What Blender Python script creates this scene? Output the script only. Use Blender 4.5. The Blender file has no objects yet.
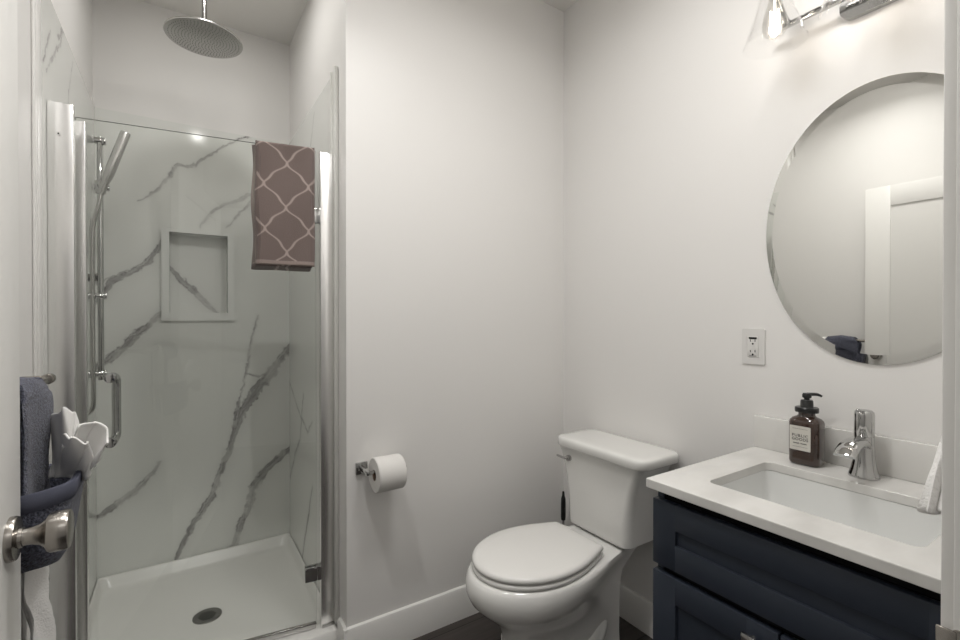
import bpy, bmesh, math, random
import numpy as np
from mathutils import Vector, Matrix, geometry
random.seed(7)
S = bpy.context.scene
COL = S.collection
PI = math.pi
CAM_H = 1.2818          # eye height
CEIL = 2.785

# ------------------------------------------------------------------ camera
cam_d = bpy.data.cameras.new('camera'); cam = bpy.data.objects.new('camera', cam_d); COL.objects.link(cam)
cam_d.sensor_width = 36.0
cam_d.lens = 463.36*36.0/960.0
cam_d.clip_start = 0.02
cam.location = (0, 0, CAM_H)
cam.rotation_euler = (math.radians(90-0.354), 0, -0.57363)
S.camera = cam

# ------------------------------------------------------------------ world, lights, exposure
w = bpy.data.worlds.new('world'); S.world = w; w.use_nodes = True
w.node_tree.nodes['Background'].inputs[0].default_value = (0.9, 0.95, 1.0, 1)
w.node_tree.nodes['Background'].inputs[1].default_value = 0.3
S.view_settings.view_transform = 'Standard'
S.view_settings.look = 'None'
S.view_settings.gamma = 1.0
S.view_settings.use_curve_mapping = False
S.view_settings.exposure = 0.14

def area(name, loc, rot, sx, sy, power, col):
    d = bpy.data.lights.new(name, 'AREA'); d.shape = 'RECTANGLE'; d.size = sx; d.size_y = sy
    d.energy = power; d.color = col
    o = bpy.data.objects.new(name, d); o.location = loc; o.rotation_euler = rot; COL.objects.link(o)
    return o
# fill light added in the unseen hall behind the doorway
area('hallway_fill', (0.25, -0.70, CEIL-0.03), (0, 0, 0), 1.4, 0.9, 8.0, (1.0, 0.985, 0.97))
# the bathroom's ceiling fixture (its lens is built further down)
area('bathroom_ceiling_lamp', (0.12, 0.98, CEIL-0.05), (0, 0, 0), 0.03, 0.03, 4.5, (1.0, 0.985, 0.965)).data.spread = math.radians(135)
area('ceiling_fill', (0.78, 0.74, CEIL-0.05), (0, 0, 0), 0.34, 0.34, 8.0, (1.0, 0.985, 0.97)).data.spread = math.radians(168)  # fill light added to even out the room's brightness
area('shower_fill', (0.10, 2.02, CEIL-0.03), (0, 0, 0), 0.13, 0.13, 2.9, (1.0, 0.98, 0.95))  # fill light added to brighten the shower
BULB_W = 0.15            # each vanity bulb, placed inside the bulb by its builder
BULB_COL = (1.0, 0.93, 0.86)

# ------------------------------------------------------------------ materials
def lin(c):
    c = c/255.0
    return c/12.92 if c <= 0.04045 else ((c+0.055)/1.055)**2.4
def rgb(r, g, b): return (lin(r), lin(g), lin(b), 1)

def mat(name, col, rough=0.5, metal=0.0, spec=0.5, bump=None, coat=0.0, sheen=0.0):
    m = bpy.data.materials.new(name); m.use_nodes = True
    nt = m.node_tree; p = nt.nodes['Principled BSDF']
    p.inputs['Base Color'].default_value = col
    p.inputs['Roughness'].default_value = rough
    p.inputs['Metallic'].default_value = metal
    p.inputs['Specular IOR Level'].default_value = spec
    p.inputs['Coat Weight'].default_value = coat
    p.inputs['Coat Roughness'].default_value = 0.05
    if sheen:
        p.inputs['Sheen Weight'].default_value = sheen
    if bump:
        scale, strength, dist = bump
        tc = nt.nodes.new('ShaderNodeTexCoord'); n = nt.nodes.new('ShaderNodeTexNoise'); b = nt.nodes.new('ShaderNodeBump')
        n.inputs['Scale'].default_value = scale; n.inputs['Detail'].default_value = 3
        b.inputs['Strength'].default_value = strength; b.inputs['Distance'].default_value = dist
        nt.links.new(tc.outputs['Object'], n.inputs['Vector']); nt.links.new(n.outputs['Fac'], b.inputs['Height'])
        nt.links.new(b.outputs['Normal'], p.inputs['Normal'])
    return m

def mottle(m, colA, colB, scale, lo=0.35, hi=0.65, detail=3, stretch=(1, 1, 1)):
    nt = m.node_tree; p = nt.nodes['Principled BSDF']
    tc = nt.nodes.new('ShaderNodeTexCoord'); mp = nt.nodes.new('ShaderNodeMapping'); n = nt.nodes.new('ShaderNodeTexNoise'); r = nt.nodes.new('ShaderNodeValToRGB')
    mp.inputs['Scale'].default_value = stretch
    n.inputs['Scale'].default_value = scale; n.inputs['Detail'].default_value = detail
    r.color_ramp.elements[0].position = lo; r.color_ramp.elements[0].color = colA
    r.color_ramp.elements[1].position = hi; r.color_ramp.elements[1].color = colB
    nt.links.new(tc.outputs['Object'], mp.inputs['Vector']); nt.links.new(mp.outputs['Vector'], n.inputs['Vector'])
    nt.links.new(n.outputs['Fac'], r.inputs['Fac']); nt.links.new(r.outputs['Color'], p.inputs['Base Color'])
    return m

def attr_mat(name, attr, colA, colB, rough, spec=0.5, bump=None, coat=0.0, sheen=0.0):
    m = mat(name, colA, rough, 0, spec, bump, coat, sheen)
    nt = m.node_tree; p = nt.nodes['Principled BSDF']
    a = nt.nodes.new('ShaderNodeAttribute'); a.attribute_name = attr
    x = nt.nodes.new('ShaderNodeMix'); x.data_type = 'RGBA'
    x.inputs[6].default_value = colA; x.inputs[7].default_value = colB
    nt.links.new(a.outputs['Fac'], x.inputs[0]); nt.links.new(x.outputs[2], p.inputs['Base Color'])
    return m

def thin_glass(name, tint, edge=None, rmin=0.04, rough=0.0):
    m = bpy.data.materials.new(name); m.use_nodes = True
    nt = m.node_tree; nt.nodes.clear()
    out = nt.nodes.new('ShaderNodeOutputMaterial'); mix = nt.nodes.new('ShaderNodeMixShader')
    tr = nt.nodes.new('ShaderNodeBsdfTransparent'); gl = nt.nodes.new('ShaderNodeBsdfGlossy')
    tr.inputs[0].default_value = tint; gl.inputs['Roughness'].default_value = rough; gl.inputs[0].default_value = (1, 1, 1, 1)
    lw = nt.nodes.new('ShaderNodeLayerWeight'); lw.inputs['Blend'].default_value = 0.5
    pw = nt.nodes.new('ShaderNodeMath'); pw.operation = 'POWER'; pw.inputs[1].default_value = 5.0
    ma = nt.nodes.new('ShaderNodeMath'); ma.operation = 'MULTIPLY_ADD'; ma.inputs[1].default_value = 1-rmin; ma.inputs[2].default_value = rmin
    nt.links.new(lw.outputs['Facing'], pw.inputs[0]); nt.links.new(pw.outputs[0], ma.inputs[0])
    nt.links.new(ma.outputs[0], mix.inputs[0]); nt.links.new(tr.outputs[0], mix.inputs[1]); nt.links.new(gl.outputs[0], mix.inputs[2])
    nt.links.new(mix.outputs[0], out.inputs[0])
    return m

def emit(name, col, strength):
    m = bpy.data.materials.new(name); m.use_nodes = True
    nt = m.node_tree; nt.nodes.clear()
    out = nt.nodes.new('ShaderNodeOutputMaterial'); e = nt.nodes.new('ShaderNodeEmission')
    e.inputs[0].default_value = col; e.inputs[1].default_value = strength
    nt.links.new(e.outputs[0], out.inputs[0])
    return m

M = {}
M['paint'] = mat('wall_paint', (0.79, 0.777, 0.757, 1), 0.42, 0, 0.35, bump=(160, 0.05, 0.001))
M['ceiling_paint'] = mat('ceiling_paint', (0.80, 0.785, 0.755, 1), 0.8, 0, 0.2)
M['trim'] = mat('trim_paint', (0.78, 0.77, 0.745, 1), 0.35, 0, 0.4)
M['door'] = mat('door_paint', (0.78, 0.77, 0.745, 1), 0.35, 0, 0.4)
M['plastic_trim'] = mat('surround_edge_trim', (0.70, 0.70, 0.665, 1), 0.3)
M['marble'] = attr_mat('marble_panel', 'vein', (0.77, 0.775, 0.745, 1), (0.15, 0.138, 0.138, 1), 0.10, 0.5)
M['niche_white'] = mat('niche_white', (0.78, 0.785, 0.76, 1), 0.25)
M['acrylic'] = mat('shower_acrylic', (0.82, 0.81, 0.78, 1), 0.22, 0, 0.5)
M['chrome'] = mat('chrome', (0.52, 0.52, 0.515, 1), 0.07, 1.0)
M['chrome_soft'] = mat('brushed_chrome', (0.50, 0.495, 0.485, 1), 0.2, 1.0)
M['alu'] = mat('polished_aluminium', (0.82, 0.815, 0.805, 1), 0.27, 1.0)
M['head_face'] = mat('shower_head_face', (0.44, 0.435, 0.42, 1), 0.22, 1.0)
M['nickel'] = mat('satin_nickel', (0.40, 0.375, 0.345, 1), 0.25, 1.0)
M['dark'] = mat('black_recess', (0.006, 0.006, 0.006, 1), 0.7)
M['ceramic'] = mat('toilet_ceramic', (0.76, 0.755, 0.73, 1), 0.12, 0, 0.5, coat=0.4)
M['seat'] = mat('seat_plastic', (0.77, 0.76, 0.735, 1), 0.24, 0, 0.5)
M['sink'] = mat('sink_ceramic', (0.74, 0.745, 0.73, 1), 0.1, 0, 0.5, coat=0.5)
M['quartz'] = mottle(mat('quartz_counter', (0.7, 0.7, 0.68, 1), 0.16, 0, 0.5), (0.62, 0.61, 0.585, 1), (0.70, 0.69, 0.665, 1), 5, 0.38, 0.6, 5, (1, 2.2, 1))
M['navy'] = mat('navy_lacquer', (0.027, 0.034, 0.049, 1), 0.36, 0, 0.4)
M['gap_shade'] = mat('cabinet_gap_shade', (0.004, 0.004, 0.005, 1), 0.7, 0, 0.2)  # near black stands in for the shade in the cabinet gaps
M['glass'] = thin_glass('clear_shower_glass', (0.985, 0.992, 0.985, 1), rmin=0.03)
M['glass_edge'] = mat('glass_edge_green', (0.16, 0.17, 0.145, 1), 0.15)
M['lamp_glass'] = thin_glass('clear_lamp_glass', (0.992, 0.992, 0.992, 1), rmin=0.03)
M['bulb_glass'] = thin_glass('clear_bulb_glass', (0.93, 0.92, 0.90, 1), rmin=0.16)
M['filament'] = emit('glowing_filament', (1.0, 0.90, 0.78, 1), 14)
M['lens'] = emit('fill_light_lens', (1.0, 0.97, 0.93, 1), 8)  # glow of the added shower and ceiling fill lights
M['spot_lens'] = emit('ceiling_spot_lens', (1.0, 0.975, 0.94, 1), 70)
M['mirror'] = mat('mirror_silver', (0.80, 0.80, 0.775, 1), 0.012, 1.0)
M['plate'] = mat('outlet_plastic', (0.70, 0.69, 0.67, 1), 0.3)
M['ink'] = mat('printed_ink', (0.02, 0.02, 0.02, 1), 0.6)
M['amber'] = mat('amber_bottle', (0.045, 0.022, 0.014, 1), 0.08, 0, 0.6, coat=0.6)
M['amber'].node_tree.nodes['Principled BSDF'].inputs['Transmission Weight'].default_value = 0.25
M['black_plastic'] = mat('black_plastic', (0.010, 0.010, 0.010, 1), 0.3)
M['label'] = mat('paper_label', (0.60, 0.58, 0.53, 1), 0.6)
M['paper'] = mat('toilet_tissue', (0.72, 0.705, 0.68, 1), 0.9, 0, 0.1, bump=(220, 0.2, 0.001))
M['core'] = mat('cardboard_core', (0.20, 0.13, 0.09, 1), 0.9)
M['white_terry'] = mat('white_terry', (0.84, 0.83, 0.81, 1), 0.95, 0, 0.1, bump=(260, 0.7, 0.003), sheen=0.2)
M['white_linen'] = mat('white_linen', (0.86, 0.85, 0.83, 1), 0.9, 0, 0.1, bump=(420, 0.25, 0.001))
M['blue_terry'] = mottle(mat('slate_blue_terry', (0.05, 0.055, 0.085, 1), 0.95, 0, 0.1, bump=(330, 1.0, 0.004), sheen=0.25), (0.040, 0.042, 0.058, 1), (0.150, 0.158, 0.210, 1), 230, 0.35, 0.7, 2)
M['blue_hem'] = mat('slate_blue_hem', (0.095, 0.100, 0.135, 1), 0.8, 0, 0.2, bump=(500, 0.3, 0.001))
M['brown_terry'] = attr_mat('brown_trellis_terry', 'pattern', (0.185, 0.145, 0.133, 1), (0.40, 0.33, 0.30, 1), 0.95, 0.1, bump=(420, 0.8, 0.003), sheen=0.15)
M['steel'] = mat('drain_steel', (0.30, 0.30, 0.285, 1), 0.3, 1.0)
M['nozzle'] = mat('grey_rubber_nozzle', (0.12, 0.12, 0.12, 1), 0.6)

# dark wood plank floor
def floor_mat():
    m = mat('dark_wood_planks', (0.03, 0.025, 0.022, 1), 0.4, 0, 0.4)
    nt = m.node_tree; p = nt.nodes['Principled BSDF']
    tc = nt.nodes.new('ShaderNodeTexCoord'); br = nt.nodes.new('ShaderNodeTexBrick'); n = nt.nodes.new('ShaderNodeTexNoise'); mp = nt.nodes.new('ShaderNodeMapping')
    mx = nt.nodes.new('ShaderNodeMix'); mx.data_type = 'RGBA'; mx.blend_type = 'MULTIPLY'
    br.inputs['Scale'].default_value = 1.0; br.inputs['Brick Width'].default_value = 1.2; br.inputs['Row Height'].default_value = 0.15
    br.inputs['Mortar Size'].default_value = 0.002
    br.inputs['Color1'].default_value = (0.085, 0.072, 0.066, 1); br.inputs['Color2'].default_value = (0.056, 0.048, 0.045, 1); br.inputs['Mortar'].default_value = (0.006, 0.005, 0.005, 1)
    mp.inputs['Scale'].default_value = (2, 30, 2); n.inputs['Scale'].default_value = 2.0; n.inputs['Detail'].default_value = 6
    mx.inputs[0].default_value = 0.7
    nt.links.new(tc.outputs['Object'], br.inputs['Vector']); nt.links.new(tc.outputs['Object'], mp.inputs['Vector']); nt.links.new(mp.outputs['Vector'], n.inputs['Vector'])
    nt.links.new(br.outputs['Color'], mx.inputs[6]); nt.links.new(n.outputs['Fac'], mx.inputs[7]); nt.links.new(mx.outputs[2], p.inputs['Base Color'])
    return m
M['floor'] = floor_mat()

# ------------------------------------------------------------------ mesh builder
def rrect(cx, cy, hx, hy, r, n=6):
    """rounded rectangle outline (counter-clockwise)"""
    pts = []
    for qx, qy, a0 in ((1, 1, 0), (-1, 1, 90), (-1, -1, 180), (1, -1, 270)):
        for k in range(n+1):
            a = math.radians(a0 + 90*k/n)
            pts.append((cx+qx*(hx-r)+r*math.cos(a), cy+qy*(hy-r)+r*math.sin(a)))
    return pts

class MB:
    def __init__(s): s.bm = bmesh.new()
    def box(s, x0, x1, y0, y1, z0, z1, bev=0.0, seg=2, mi=0):
        c = [s.bm.verts.new((x, y, z)) for x in (x0, x1) for y in (y0, y1) for z in (z0, z1)]
        fs = [s.bm.faces.new([c[i] for i in f]) for f in ((0, 1, 3, 2), (4, 6, 7, 5), (0, 4, 5, 1), (2, 3, 7, 6), (0, 2, 6, 4), (1, 5, 7, 3))]
        for f in fs: f.material_index = mi
        if bev > 0:
            es = list({e for f in fs for e in f.edges})
            r = bmesh.ops.bevel(s.bm, geom=es, offset=bev, segments=seg, profile=0.5, affect='EDGES')
            for f in r['faces']: f.material_index = mi
        return s
    def loft(s, rings, cap0=True, cap1=True, closed=True, mi=0):
        R = [[s.bm.verts.new(p) for p in r] for r in rings]
        n = len(R[0])
        for a, b in zip(R[:-1], R[1:]):
            for i in range(n if closed else n-1):
                j = (i+1) % n
                f = s.bm.faces.new((a[i], a[j], b[j], b[i])); f.material_index = mi
        if cap0: f = s.bm.faces.new(list(reversed(R[0]))); f.material_index = mi
        if cap1: f = s.bm.faces.new(R[-1]); f.material_index = mi
        return s
    def lathe(s, prof, c, axis=(0, 0, 1), seg=40, mi=0, cap0=True, cap1=True):
        q = Vector((0, 0, 1)).rotation_difference(Vector(axis).normalized())
        c = Vector(c); rings = []
        for r, z in prof:
            r = max(r, 1e-5)
            rings.append([c + q @ Vector((r*math.cos(2*PI*i/seg), r*math.sin(2*PI*i/seg), z)) for i in range(seg)])
        return s.loft(rings, cap0, cap1, mi=mi)
    def cyl(s, p0, p1, r0, r1=None, seg=28, mi=0, bev=0.0):
        p0 = Vector(p0); p1 = Vector(p1); L = (p1-p0).length
        r1 = r0 if r1 is None else r1
        pr = [(r0, 0), (r1, L)] if bev <= 0 else [(r0-bev, 0), (r0-0.3*bev, 0.3*bev), (r0, bev), (r1, L-bev), (r1-0.3*bev, L-0.3*bev), (r1-bev, L)]
        return s.lathe(pr, p0, p1-p0, seg, mi)
    def tube(s, pts, r, seg=14, mi=0, sub=6):
        P = [Vector(p) for p in pts]
        # Catmull-Rom
        Q = []
        for i in range(len(P)-1):
            a = P[max(i-1, 0)]; b = P[i]; c = P[i+1]; d = P[min(i+2, len(P)-1)]
            for k in range(sub):
                t = k/sub
                Q.append(0.5*((2*b)+(c-a)*t+(2*a-5*b+4*c-d)*t*t+(3*b-a-3*c+d)*t**3))
        Q.append(P[-1])
        rings = []; up = None
        for i, q in enumerate(Q):
            t = (Q[min(i+1, len(Q)-1)]-Q[max(i-1, 0)]).normalized()
            if up is None:
                up = Vector((0, 0, 1)) if abs(t.z) < 0.9 else Vector((1, 0, 0))
            u = (up - t*up.dot(t)).normalized(); up = u
            v = t.cross(u)
            rr = r(i/(len(Q)-1)) if callable(r) else r
            rings.append([q + u*rr*math.cos(2*PI*k/seg)+v*rr*math.sin(2*PI*k/seg) for k in range(seg)])
        return s.loft(rings, mi=mi)
    def prism(s, outer, holes, f0, f1, mi=0, hole_mi=None):
        """polygon with holes extruded between f0 and f1: functions (a,b)->3D point"""
        loops = [outer]+holes
        flat = [p for l in loops for p in l]
        tris = geometry.tessellate_polygon([[Vector((p[0], p[1], 0)) for p in l] for l in loops])
        A = [s.bm.verts.new(f0(*p)) for p in flat]; B = [s.bm.verts.new(f1(*p)) for p in flat]
        for t in tris:
            try:
                s.bm.faces.new([A[i] for i in t]).material_index = mi
                s.bm.faces.new([B[i] for i in reversed(t)]).material_index = mi
            except ValueError: pass
        o = 0
        for li, l in enumerate(loops):
            for i in range(len(l)):
                j = (i+1) % len(l)
                f = s.bm.faces.new((A[o+i], A[o+j], B[o+j], B[o+i])); f.material_index = mi if (li == 0 or hole_mi is None) else hole_mi
            o += len(l)
        return s
    def grid(s, nu, nv, fn, closed_u=False, mi=0):
        V = [[s.bm.verts.new(fn(i/(nu if closed_u else nu-1), j/(nv-1))) for i in range(nu)] for j in range(nv)]
        for j in range(nv-1):
            for i in range(nu if closed_u else nu-1):
                k = (i+1) % nu
                s.bm.faces.new((V[j][i], V[j][k], V[j+1][k], V[j+1][i])).material_index = mi
        return s
    def sphere(s, c, r, sx=1, sy=1, sz=1, seg=20, mi=0):
        m = Matrix.Translation(Vector(c)) @ Matrix.Diagonal((sx*r, sy*r, sz*r, 1))
        res = bmesh.ops.create_uvsphere(s.bm, u_segments=seg, v_segments=seg//2+2, radius=1, matrix=m)
        for f in {f for v in res['verts'] for f in v.link_faces}: f.material_index = mi
        return s
    def xform(s, fn):
        for v in s.bm.verts: v.co = fn(v.co)
        return s
    def build(s, name, mats, parent=None, loc=None, smooth=35, recalc=True):
        if recalc: bmesh.ops.recalc_face_normals(s.bm, faces=s.bm.faces[:])
        o0 = Vector(parent['_w']) if parent is not None else Vector(loc if loc else (0, 0, 0))
        me = bpy.data.meshes.new(name)
        for v in s.bm.verts: v.co -= o0
        s.bm.to_mesh(me); s.bm.free()
        for m in (mats if isinstance(mats, (list, tuple)) else [mats]): me.materials.append(M[m])
        if smooth:
            me.polygons.foreach_set('use_smooth', [True]*len(me.polygons))
            me.set_sharp_from_angle(angle=math.radians(smooth))
        ob = bpy.data.objects.new(name, me); COL.objects.link(ob)
        if parent is not None: ob.parent = parent
        else: ob.location = o0
        ob['_w'] = tuple(o0)
        return ob

def tag(o, label=None, cat=None, group=None, kind=None):
    if label: o['label'] = label
    if cat: o['category'] = cat
    if group: o['group'] = group
    if kind: o['kind'] = kind
    return o
def thing(name, loc, label, cat, group=None):
    o = bpy.data.objects.new(name, None); COL.objects.link(o); o.location = loc; o['_w'] = tuple(loc)
    o.empty_display_size = 0.05
    return tag(o, label, cat, group)
def struct(mb, name, mats, label, cat, smooth=35, parent=None):
    o = mb.build(name, mats, parent, smooth=smooth)
    return tag(o, label, cat, kind='structure')

# ------------------------------------------------------------------ value noise for veins and cloth
_rng = np.random.RandomState(11)
_tab = _rng.rand(256, 256)
def vnoise(x, y):
    xi = np.floor(x).astype(int); yi = np.floor(y).astype(int); fx = x-xi; fy = y-yi
    fx = fx*fx*(3-2*fx); fy = fy*fy*(3-2*fy)
    g = lambda a, b: _tab[a % 256, b % 256]
    return (g(xi, yi)*(1-fx)+g(xi+1, yi)*fx)*(1-fy)+(g(xi, yi+1)*(1-fx)+g(xi+1, yi+1)*fx)*fy
def fbm(x, y, o=4):
    t = 0; a = 0.5; f = 1
    for i in range(o): t = t+a*vnoise(x*f+17*i, y*f+31*i); a *= 0.5; f *= 2
    return t

# ================================================================== THE ROOM
XR, YB, XL, XC, YS = 1.59, 1.70, -0.333, 0.512, 2.734     # right wall, toilet wall, left wall, chase side, shower rear wall
YF0, YF1 = 0.02, 0.132                                     # door wall
XRH, XLH, YH = 1.9, -1.0, -1.35                            # hall beyond the door

struct(MB().box(XLH-.1, XRH+.1, YH-.1, YS+.2, -0.1, 0.0), 'floor', 'floor', 'dark wood plank floor', 'floor')
struct(MB().box(XLH-.1, XRH+.1, YH-.1, YS+.2, CEIL, CEIL+.1), 'ceiling', 'ceiling_paint', 'white painted ceiling', 'ceiling')
struct(MB().box(XC, XR+.12, YB, YS+.2, 0, CEIL), 'wall_back', 'paint', 'off-white wall behind the toilet paper, ending beside the shower', 'wall')
struct(MB().box(XR, XR+.12, YF1, YB, 0, CEIL), 'wall_right', 'paint', 'off-white wall with the oval mirror and outlet', 'wall')
struct(MB().box(XL-.12, XL, YF1, YS+.2, 0, CEIL), 'wall_left', 'paint', 'off-white wall behind the open door', 'wall')
# rear wall of the shower with the pocket for the niche
NX0, NX1, NZ0, NZ1 = -0.045, 0.205, 1.303, 1.697
struct(MB().prism([(XL, 0), (XC, 0), (XC, CEIL), (XL, CEIL)], [[(NX0-.012, NZ0-.012), (NX0-.012, NZ1+.012), (NX1+.012, NZ1+.012), (NX1+.012, NZ0-.012)]],
       lambda a, b: (a, YS, b), lambda a, b: (a, YS+.2, b)), 'wall_rear', 'paint', 'off-white wall above the marble at the back of the shower', 'wall', smooth=0)
# wall with the doorway, seen only at its right edge
DX0, DX1, DZ = -0.25, 0.673, 2.06
struct(MB().prism([(XL, 0), (DX0-.02, 0), (DX0-.02, DZ+.02), (DX1+.02, DZ+.02), (DX1+.02, 0), (XR+.12, 0), (XR+.12, CEIL), (XL, CEIL)], [],
       lambda a, b: (a, YF0, b), lambda a, b: (a, YF1, b)), 'wall_front', 'paint', 'wall with the doorway the camera looks through', 'wall', smooth=0)
# hall beyond
struct(MB().box(XLH-.1, XRH+.1, YH-.1, YH, 0, CEIL), 'wall_hall', 'paint', 'hall wall beyond the doorway', 'wall')
struct(MB().box(XLH-.1, XLH, YH, YF0, 0, CEIL), 'wall_hall_left', 'paint', 'hall side wall left of the doorway', 'wall')
struct(MB().box(XRH, XRH+.1, YH, YF0, 0, CEIL), 'wall_hall_right', 'paint', 'hall side wall right of the doorway', 'wall')
# jambs and casings
jr = MB().box(DX1, DX1+.02, YF0-.01, YF1+.004, 0, DZ, .002).box(DX1+.005, DX1+.075, YF1, YF1+.015, 0, DZ+.07, .003)
jr.box(DX1-.012, DX1, YF0+.02, YF0+.06, 0, DZ, .002)
struct(jr, 'trim_1', 'trim', 'white door jamb at the right edge of the picture', 'door trim')
struct(MB().box(DX0-.02, DX0, YF0-.01, YF1+.004, 0, DZ, .002).box(DX0-.075, DX0-.005, YF1, YF1+.015, 0, DZ+.07, .003), 'trim_2', 'trim', 'white door jamb on the hinge side', 'door trim')
struct(MB().box(DX0-.02, DX1+.02, YF0-.01, YF1+.004, DZ, DZ+.02, .002).box(DX0-.005, DX1+.005, YF1, YF1+.015, DZ+.004, DZ+.07, .003), 'trim_3', 'trim', 'white head casing over the doorway', 'door trim')
# baseboards with an eased top
def baseboard(name, pts, nx, ny, label):
    b = MB()
    for (x0, y0), (x1, y1), (nx, ny) in pts:
        pr = [(0, 0), (.014, 0), (.014, .122), (.010, .131), (.004, .134), (0, .134)]
        b.loft([[(x0+nx*d, y0+ny*d, z) for d, z in pr], [(x1+nx*d, y1+ny*d, z) for d, z in pr]])
    return struct(b, name, 'trim', label, 'baseboard', smooth=30)
baseboard('baseboard_back', [((XC-.014, YB), (XR, YB), (0, -1)), ((XC-.0003, YB-.0136), (XC-.0003, 1.775), (-1, 0))], 0, 0, 'white baseboard under the toilet paper holder')
baseboard('baseboard_right', [((XR, .785), (XR, YB), (-1, 0))], 0, 0, 'white baseboard behind the toilet')
baseboard('baseboard_left', [((XL, .16), (XL, 1.72), (1, 0))], 0, 0, 'white baseboard behind the open door')

# ------------------------------------------------------------------ marble surround
def polyd(X, Z, pts, widths):
    """distance to a polyline, its local half width and signed side"""
    best = np.full(X.shape, 9.0); wd = np.zeros_like(X); sd = np.zeros_like(X)
    n = len(pts)
    for i in range(n-1):
        (x0, z0), (x1, z1) = pts[i], pts[i+1]
        dx, dz = x1-x0, z1-z0; L2 = dx*dx+dz*dz
        t = np.clip(((X-x0)*dx+(Z-z0)*dz)/L2, 0, 1)
        px, pz = x0+t*dx, z0+t*dz
        d = np.hypot(X-px, Z-pz)
        side = np.sign((X-x0)*dz-(Z-z0)*dx)
        k = d < best
        best[k] = d[k]; wd[k] = (widths[i]+(widths[i+1]-widths[i])*t)[k]; sd[k] = (side*d)[k]
    return best, wd, sd
def vein_field(X, Z, veins):
    f = np.zeros_like(X)
    wx = X+0.022*(fbm(X*14+3, Z*14+9)-.47)+0.014*(fbm(X*60, Z*60)-.47)+.010*(fbm(X*170+3, Z*170)-.47)
    wz = Z+0.022*(fbm(X*14+50, Z*14+77)-.47)+0.014*(fbm(X*60+40, Z*60+11)-.47)+.010*(fbm(X*170+30, Z*170+8)-.47)
    nz = fbm(X*45+5, Z*45+2)
    for pts, wid, dark in veins:
        n = len(pts); ws = [wid*(0.35+0.65*math.sin(PI*min(max((i+.4)/(n-.2), 0), 1))) for i in range(n)]
        d, hw, sd = polyd(wx, wz, pts, ws)
        body = np.clip((hw*(0.35+1.5*nz)-d)/(0.006), 0, 1)
        edge = np.exp(-((sd-hw*0.75)/0.0028)**2)
        core = np.exp(-(d/0.0022)**2)*.7
        haze = np.exp(-(d/(hw*2.2+0.004))**2)*.14
        st = vnoise(sd*260+40, (X+Z)*16+3)*.6+vnoise(sd*620+9, (X-Z)*30+5)*.4
        gap = np.clip((fbm(X*9+61, Z*9+23)-.28)*6, .5, 1)
        v = np.maximum.reduce([body*(0.16+0.72*st)*gap, edge*(.35+.8*nz)*gap, core*(0.2+.8*nz)])*dark+haze*dark
        f = np.maximum(f, v)
    f += 0.05*np.clip(fbm(X*3+8, Z*3+1)-.5, 0, 1)
    return np.clip(f, 0, 1)
def marble_sheet(name, us, zs, place, veins, holes, label, cat, thick, kind='structure', parent=None, loc=(0, 0, 0)):
    U, Z = np.meshgrid(us, zs)
    f = vein_field(U, Z, veins)
    nu, nz = len(us), len(zs)
    co = place(U.ravel(), Z.ravel())
    idx = np.arange(nu*nz).reshape(nz, nu)
    q = np.stack([idx[:-1, :-1], idx[:-1, 1:], idx[1:, 1:], idx[1:, :-1]], -1).reshape(-1, 4)
    uc = (U[:-1, :-1]+U[1:, 1:]).ravel()/2; zc = (Z[:-1, :-1]+Z[1:, 1:]).ravel()/2
    for (a, b, c, d) in holes:
        q = q[~((uc > a) & (uc < b) & (zc > c) & (zc < d))]; uc, zc = ((U[:-1, :-1]+U[1:, 1:]).ravel()/2, (Z[:-1, :-1]+Z[1:, 1:]).ravel()/2)
    me = bpy.data.meshes.new(name)
    me.from_pydata(co.tolist(), [], q.tolist()); me.update()
    a = me.attributes.new('vein', 'FLOAT', 'POINT'); a.data.foreach_set('value', f.ravel().astype(np.float32))
    me.materials.append(M['marble'])
    o = bpy.data.objects.new(name, me); COL.objects.link(o)
    s = o.modifiers.new('thickness', 'SOLIDIFY'); s.thickness = thick; s.offset = -1
    if parent is not None: o.parent = parent; return o
    return tag(o, label, cat, kind=kind)

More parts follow.
